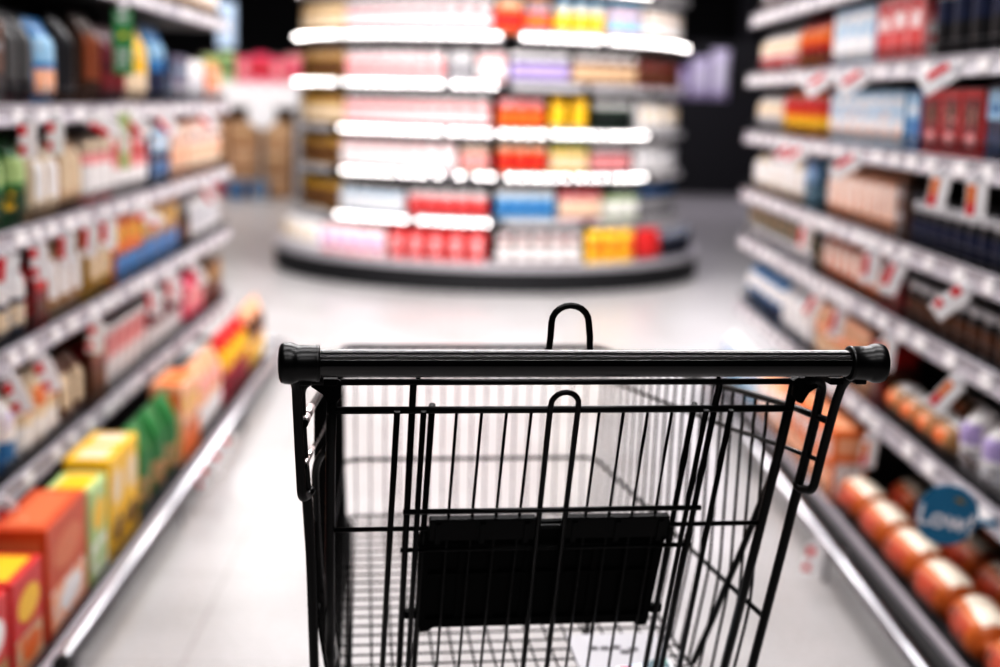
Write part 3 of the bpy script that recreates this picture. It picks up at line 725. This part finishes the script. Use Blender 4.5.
# green shelf talker with a yellow sunburst
mb = MB(); mb.box((-.03, -.001, -.19), (.03, .001, 0), 0, .0005)
mb.quad([(.0125*math.cos(2*PI*k/24)*(1 if k % 2 else .6), -.0018, -.075+.0125*math.sin(2*PI*k/24)*(1 if k % 2 else .6)) for k in range(24)], 1)
for z, a, b in ((-.02, -.02, .02), (-.032, -.015, .015), (-.12, -.02, .018), (-.132, -.02, .02), (-.15, -.018, .012), (-.162, -.02, .016)):
    mb.quad([(a, -.0016, z-.003), (b, -.0016, z-.003), (b, -.0016, z+.003), (a, -.0016, z+.003)], 2)
mb.box((-.012, -.004, -.004), (.012, .01, .016), 2, .001)
o = mb.build('shelf_talker', [GREEN, YEL, LGRM], None, (-1.01, 4.27, 1.512))
tag(o, 'tall green card with yellow sunburst hanging from top left shelf', 'sign')
mb = MB(); mb.box((-.016, -.001, -.17), (.016, .001, 0), 0, .0005); mb.quad([(-.01, -.0016, -.12), (.01, -.0016, -.12), (.01, -.0016, -.05), (-.01, -.0016, -.05)], 1); mb.box((-.01, -.004, -.004), (.01, .008, .014), 1, .001)
o = mb.build('shelf_talker', [solid('talker_lime', (.45, .55, .25), .5), TAGW], None, (-1.015, 4.28, 1.21))
tag(o, 'narrow lime green card hanging below the green sunburst card', 'sign')
# round blue sign reading Low!
sg = empty('round_sign', (1.096, 2.84, .427)); sg.rotation_euler = (0, 0, math.radians(-6))
tag(sg, 'round blue sign with pale lettering clipped above the bread packs', 'sign')
mb = MB(); Ms = Matrix.Rotation(PI/2, 4, 'X'); mb.lathe([(.066, -.0015), (.0668, 0), (.066, .0015)], 40, M=Ms); mb.box((.05, .0, -.02), (.108, .006, -.008), 0, .001); mb.build('disc', BLUE, sg)
fc = bpy.data.curves.new('lettering', 'FONT'); fc.body = 'Low!'; fc.size = .062; fc.align_x = 'CENTER'; fc.align_y = 'CENTER'; fc.extrude = .0004; fc.offset = .0012
_t = bpy.data.objects.new('lettering', fc); COL.objects.link(_t); bpy.context.view_layer.update()
lme = bpy.data.meshes.new_from_object(_t.evaluated_get(bpy.context.evaluated_depsgraph_get())); bpy.data.objects.remove(_t)
fo = bpy.data.objects.new('lettering', lme); COL.objects.link(fo); lme.materials.clear(); fo.parent = sg; fo.location = (-.002, -.003, -.010); fo.rotation_euler = (PI/2, math.radians(10), 0); lme.materials.append(LTR)
mb = MB(); mb.quad([(.012, -.003, .034), (.034, -.003, .026), (.036, -.003, .035), (.018, -.003, .042)]); mb.build('gold_mark', GOLD, sg)

RIGHT.append(sg)
bpy.context.view_layer.update()
RM = Matrix.Translation((1.2, 4.3, 0)) @ Matrix.Rotation(math.radians(-1.3), 4, 'Z') @ Matrix.Translation((-1.2, -4.3, 0))
for o in RIGHT: o.matrix_world = RM @ o.matrix_world

# ------------------------------------------------------------------ round display in the crossing
IC = Vector((.23, 10.8, 0)); RS = 1.47
isl = empty('round_display', IC); tag(isl, 'round tiered display stand with lit shelf edges beyond the cart', 'display stand')
TZ = [.19, .48, .79, 1.08, 1.39, 1.71, 2.03]
def ring(mb, r0, r1, z0, z1, a0=0, a1=360, n=96, mi=0):
    k = max(2, int(n*(a1-a0)/360)); base = len(mb.v); full = abs(a1-a0-360) < .01
    for i in range(k+1):
        t = math.radians(a0+(a1-a0)*i/k); c, s_ = math.sin(t), -math.cos(t)
        for r, z in ((r0, z0), (r1, z0), (r1, z1), (r0, z1)): mb.v.append((r*c, r*s_, z))
    for i in range(k):
        a = base+i*4; b = a+4
        for p, q in ((0, 1), (1, 2), (2, 3), (3, 0)):
            mb.f.append((a+p, b+p, b+q, a+q)); mb.m.append(mi); mb.s.append(False)
    if not full:
        mb.f.append((base, base+1, base+2, base+3)); mb.m.append(mi); mb.s.append(False)
        e = base+k*4; mb.f.append((e+3, e+2, e+1, e)); mb.m.append(mi); mb.s.append(False)
mb = MB(); ring(mb, .9, 1.625, 0, .15); mb.build('kick_base', DARKB, isl)
mb = MB(); ring(mb, .9, 1.63, .1505, .16); ring(mb, 1.605, 1.63, .16, .20); ring(mb, .9, 1.605, .165, .188); mb.build('base_deck', RAILM, isl)
mb = MB(); ring(mb, .3, 1.0, .12, 2.35, n=48); mb.build('core', solid('display_core', (.05, .045, .045), .6), isl)
DIMS = solid('unlit_strip', (.55, .53, .54), .4)
for k, z in enumerate(TZ[1:]):
    mb = MB(); ring(mb, .98, RS, z-.022, z); mb.build('shelf', DARK, isl)
mb = MB()
for a in range(0, 360, 30):
    t = math.radians(a+12); mb.box((1.0*math.sin(t)-.015, -1.0*math.cos(t)-.015, .15), (1.0*math.sin(t)+.015, -1.0*math.cos(t)+.015, 2.3))
mb.build('upright', DARK, isl)
SEG = {1: ([(-47, -22), (-20, 0)], [(3, 25), (28, 44), (47, 76), (-78, -52)]),
       2: ([(-45, -26), (-25, -17), (-16.5, -12), (-11, -6), (-5, 1), (3, 21), (22, 32), (33, 47)], [(-78, -50), (50, 76)]),
       3: ([(-46, -13), (-12, 0), (1, 14), (15, 30), (31, 47)], [(-78, -50), (50, 76)]),
       4: ([(-76, -47), (-44, -13), (-11.5, 1)], [(4, 24), (26, 47), (50, 76)]),
       5: ([(-78, -46), (-44, 1.5), (6, 29), (30.5, 78)], []),
       6: ([(-78, -46), (-44, 0), (2, 46)], [(50, 76)])}
for k, (lit, dim) in SEG.items():
    z = TZ[k]
    for a0, a1 in lit:
        mb = MB(); ring(mb, RS+.001, RS+.016, z-.044, z-.002, a0, a1, 140)
        st_ = math.degrees(.068/RS); na = max(1, int((a1-a0)/st_))
        for i in range(na):
            am = a0+(a1-a0)*(i+.5)/na; da = math.degrees(.009/RS); ring(mb, RS+.0165, RS+.022, z-.030, z-.016, am-da, am+da, 360, 1)
        mb.build('light_strip', [RAILM, LED], isl)
    for a0, a1 in dim:
        mb = MB(); ring(mb, RS+.001, RS+.02, z-.044, z-.002, a0, a1, 140); mb.build('price_strip', DIMS, isl)
TIERN = ['base tier', 'second tier', 'third tier', 'fourth tier', 'fifth tier', 'sixth tier']
LPK = W(PNK, .6)
TIERS = [
 [(-80, -52, 'pouch', (WHT, CRM, WHT, LGR), 'white bag', .2), (-51, -28, 'pouch', (LPK, LAV, RED, WHT), 'lilac pink bag', .19), (-27, -1, 'pouch', (RED, PNK, RED, WHT), 'rose red bag', .2), (1, 24, 'jar', (BRN, WHT, WHT, PNK), 'brown jar with white lid', .19), (25, 41, 'pouch', (YLW, ORG, YLW, YLW), 'yellow bag', .22), (42, 52, 'pouch', (RED, RED, DRED, RED), 'red bag', .22), (53, 80, 'jar', (NVY, BLA, GRY, BLU), 'dark navy jar', .18)],
 [(-80, -50, 'jar', (GLD, BRN, GLD, YLW), 'gold jar', .2), (-49, -25, 'jar', (LBL, WHT, WHT, GRY), 'pale blue jar', .18), (-24, -1, 'jar', (PNK, RED, WHT, WHT), 'pink red jar', .18), (1, 18, 'jar', (LBL, SKY, WHT, WHT), 'light blue jar', .2), (19, 33, 'jar', (PNK, CRM, RED, WHT), 'coral jar', .2), (34, 48, 'jar', (PGRN, WHT, DGRN, WHT), 'mint green jar', .19), (50, 80, 'jar', (BLA, GRY, BLU, LAV), 'black and blue jar', .2)],
 [(-80, -50, 'jar', (GLD, BRN, TAN, YLW), 'gold brown jar', .2), (-49, -10, 'jar', (LPK, WHT, WHT, PNK), 'white and pink jar', .2), (-9, -1, 'jar', (BEI, PNK, WHT, BRN), 'rosy brown jar', .2), (1, 15, 'jar', (ORG, RED, CRM, WHT), 'orange red jar', .2), (16, 28, 'jar', (YLW, CRM, PGRN, WHT), 'cream yellow jar', .2), (29, 44, 'jar', (MAR, PNK, WHT, WHT), 'maroon and pink jar', .2), (46, 80, 'pouch', (WHT, LGR, WHT, WHT), 'plump white bag', .22)],
 [(-80, -48, 'jar', (GLD, CRM, TAN, YLW), 'gold cream jar', .2), (-47, -1, 'jar', (RED, LPK, WHT, WHT), 'rose jar with white lid', .2), (1, 14, 'jar', (RED, ORG, PNK, WHT), 'coral red jar', .2), (15, 28, 'pouch', (YLW, YLW, CRM, YLW), 'yellow sachet bag', .22), (29, 44, 'jar', (DGRN, BLA, WHT, WHT), 'dark green jar with white lid', .2), (46, 80, 'pouch', (WHT, CRM, LGR, WHT), 'broad white bag', .22)],
 [(-80, -48, 'jar', (GLD, BRN, TAN, CRM), 'bronze jar', .2), (-47, -14, 'jar', (LPK, PNK, WHT, MAR), 'pale pink jar', .2), (-13, -6, 'jar', (LGR, GRY, WHT, GRY), 'grey jar', .2), (-5, 3, 'jar', (PNK, WHT, WHT, RED), 'pink jar with white lid', .2), (4, 21, 'jar', (NVY, LAV, WHT, WHT), 'lavender jar', .2), (22, 45, 'jar', (BRN, BEI, WHT, BRN), 'brown and white jar', .2), (46, 80, 'jar', (DRED, BRN, BRN, MAR), 'dark maroon jar', .2)],
 [(-80, -48, 'jar', (GLD, CRM, CRM, TAN), 'gold jar with cream lid', .21), (-47, -1, 'jar', (MAR, LPK, WHT, WHT), 'wine red jar with white lid', .22), (0, 7, 'jar', (ORG, RED, CRM, WHT), 'orange jar', .22), (8, 15, 'jar', (BLU, ORG, PCH, WHT), 'blue and orange jar', .22), (16, 32, 'jar', (CRM, YLW, LBL, WHT), 'cream and yellow jar', .22), (33, 46, 'jar', (PNK, LBL, LBL, WHT), 'pink and blue jar', .22), (48, 80, 'jar', (BEI, WHT, WHT, BRN), 'beige jar', .22)],
]
for ti, T in enumerate(TIERS):
    r = 1.52 if ti == 0 else 1.385; z = TZ[ti]+.0005
    for a0, a1, kind, cols, desc, h in T:
        wd = .125 if kind == 'pouch' else .107
        n = max(1, round(math.radians(a1-a0)*r/(wd*1.04)))
        for i in range(n):
            a = math.radians(a0+(a1-a0)*(i+.5)/n)
            w_ = min(wd, math.radians(a1-a0)*r/n*.97)
            product(kind, round(w_, 3), .10 if kind == 'pouch' else round(w_, 3), h, cols, 'label', (IC.x+r*math.sin(a), IC.y-r*math.cos(a), z), a,
                    f"{desc}, {ORD[i]} from left among its like, round display's {TIERN[ti]}", f"{desc}s on the round display")

# ------------------------------------------------------------------ things beyond, left of the round display
rack = empty('display_rack', (-2.55, 17.9, 0)); tag(rack, 'far white display rack with red packs left of round display', 'display rack')
mb = MB(); mb.box((-.75, -.3, 1.34), (.55, .3, 1.38)); mb.build('shelf', WHITE, rack)
mb = MB(); mb.box((-.75, -.34, 1.10), (.55, -.31, 1.38)); mb.build('header_panel', WHITE, rack)
mb = MB(); mb.box((-.78, .3, 0), (.58, .33, 1.75)); mb.build('back_panel', solid('rack_back', (.25, .2, .17), .6), rack)
for x in (-.72, .52): mb = MB(); mb.box((x-.02, -.28, 0), (x+.02, .3, 1.34)); mb.build('leg', WHITE, rack)
n = 0
CARD = ((.42, .25, .13), (.55, .36, .22), (.36, .2, .1), (.5, .3, .18))
for zi in range(3):
    for xi in range(3):
        product('carton', .36, .4, .31, (CARD[(zi+xi) % 4], CARD[(zi+xi+1) % 4], BEI, TAN), 'label', (-2.55-.50+xi*.39, 17.62, .002+zi*.315), 0,
                f"brown cardboard carton, {ORD[zi]} layer up, {ORD[xi]} from left, under far white rack", 'cardboard cartons stacked under the far rack')
for i, (c, c2, d_) in enumerate(((PGRN, YLW, 'lime green'), (PGRN, GRN, 'pale green'), (HPK, PNK, 'hot pink'), (HPK, RED, 'crimson'), (HPK, PNK, 'pink red'), (PNK, HPK, 'salmon pink'))):
    product('pouch', .19, .16, .33+.05*(i % 2), (c, c2, W(c, .6), WHT), 'label', (-3.12+i*.21, 17.72, 1.3805), 0, f"{d_} bag standing on top of the far white rack", 'bags on the far rack')
mb = MB(); mb.lathe([(.02, 0), (.12, .015), (.19, .08), (.2, .16), (.16, .26), (.08, .31), (.02, .32)], 20); o = mb.build('paper_lantern', WHITE, None, (-2.45, 17.3, 0)); o.location.z = .945
bpy.data.objects.remove(o)
for x, c, d_ in ((-3.0, HPK, 'hot pink'), (-2.72, BLU, 'royal blue'), (-2.44, SKY, 'sky blue')):
    product('cup', .27, .27, .22, (c, W(c, .8), c, WHT), 'cup', (x, 17.2, .0005), 0, f"{d_} tub on the floor before the stacked cartons", 'coloured tubs on the far floor')
mb = MB(); mb.lathe([(.03, 0), (.17, 0), (.17, .02), (.03, .03), (.022, .04), (.022, .86), (.03, .87)], 20)
st = mb.build('sign_stand', solid('stand_grey', (.3, .3, .3), .5), None, (-2.36, 16.9, 0)); tag(st, 'round white sign on a thin stand before the cartons', 'sign')
mb = MB(); mb.lathe([(.17, -.008), (.175, 0), (.17, .008)], 28, M=Matrix.Translation((0, -.02, 1.02)) @ Matrix.Rotation(PI/2, 4, 'X')); mb.build('disc', WHITE, st)
mb = MB(); mb.box((-.10, -.01, 0), (.11, .01, .5), 0, .003)
for x in (-.08, .09): mb.tube([(x, 0, .5), (x, 0, 2.44)], .004, 1)
bn = mb.build('hanging_banner', [solid('banner_blue', (.45, .55, .68), .5), DARK], None, (-2.64, 16.0, 1.76)); tag(bn, 'pale blue banner hanging high above the far white rack', 'banner')
# tall dark stand with lavender goods at the far right
ds = empty('display_stand', (3.75, 20.4, 0)); tag(ds, 'tall dark display stand with lavender goods at far right', 'display stand')
mb = MB(); mb.box((-.75, -.3, 0), (.75, .3, .12)); mb.box((-.75, -.28, .12), (.75, .3, 1.36)); mb.build('cabinet', solid('dark_cabinet', (.006, .0055, .009), .5), ds)
mb = MB(); mb.box((-.75, .26, 1.2), (.75, .3, 2.2)); mb.build('back_panel', DARKB, ds)
for x in (-.73, .73): mb = MB(); mb.box((x-.03, .2, 1.2), (x+.03, .3, 2.6)); mb.build('post', DARK, ds)
for i, (x, h, c) in enumerate(((-.58, .45, LAV), (-.29, .60, W(LAV, .7)), (.0, .72, W(LAV, .6)))):
    product('pouch', .27, .2, h, (c, W(c, .6), LAV, WHT), 'label', (3.75+x, 20.35, 1.3605), 0, f"lavender bag, {ORD[i]} from left on the tall dark stand", 'lavender bags on the dark stand')
# dark columns against the far wall
mb = MB(); mb.box((-.15, -.15, 0), (.15, .15, 4.19)); o = mb.build('column', solid('column_paint', (.05, .047, .058), .6), None, (4.75, 23.6, 0)); tag(o, kind='structure')

# ------------------------------------------------------------------ render look
scene.view_settings.view_transform = 'Standard'
scene.view_settings.look = 'High Contrast'
scene.view_settings.exposure = 0.55
scene.cycles.use_denoising = True
scene.cycles.max_bounces = 6
scene.cycles.sample_clamp_indirect = 8
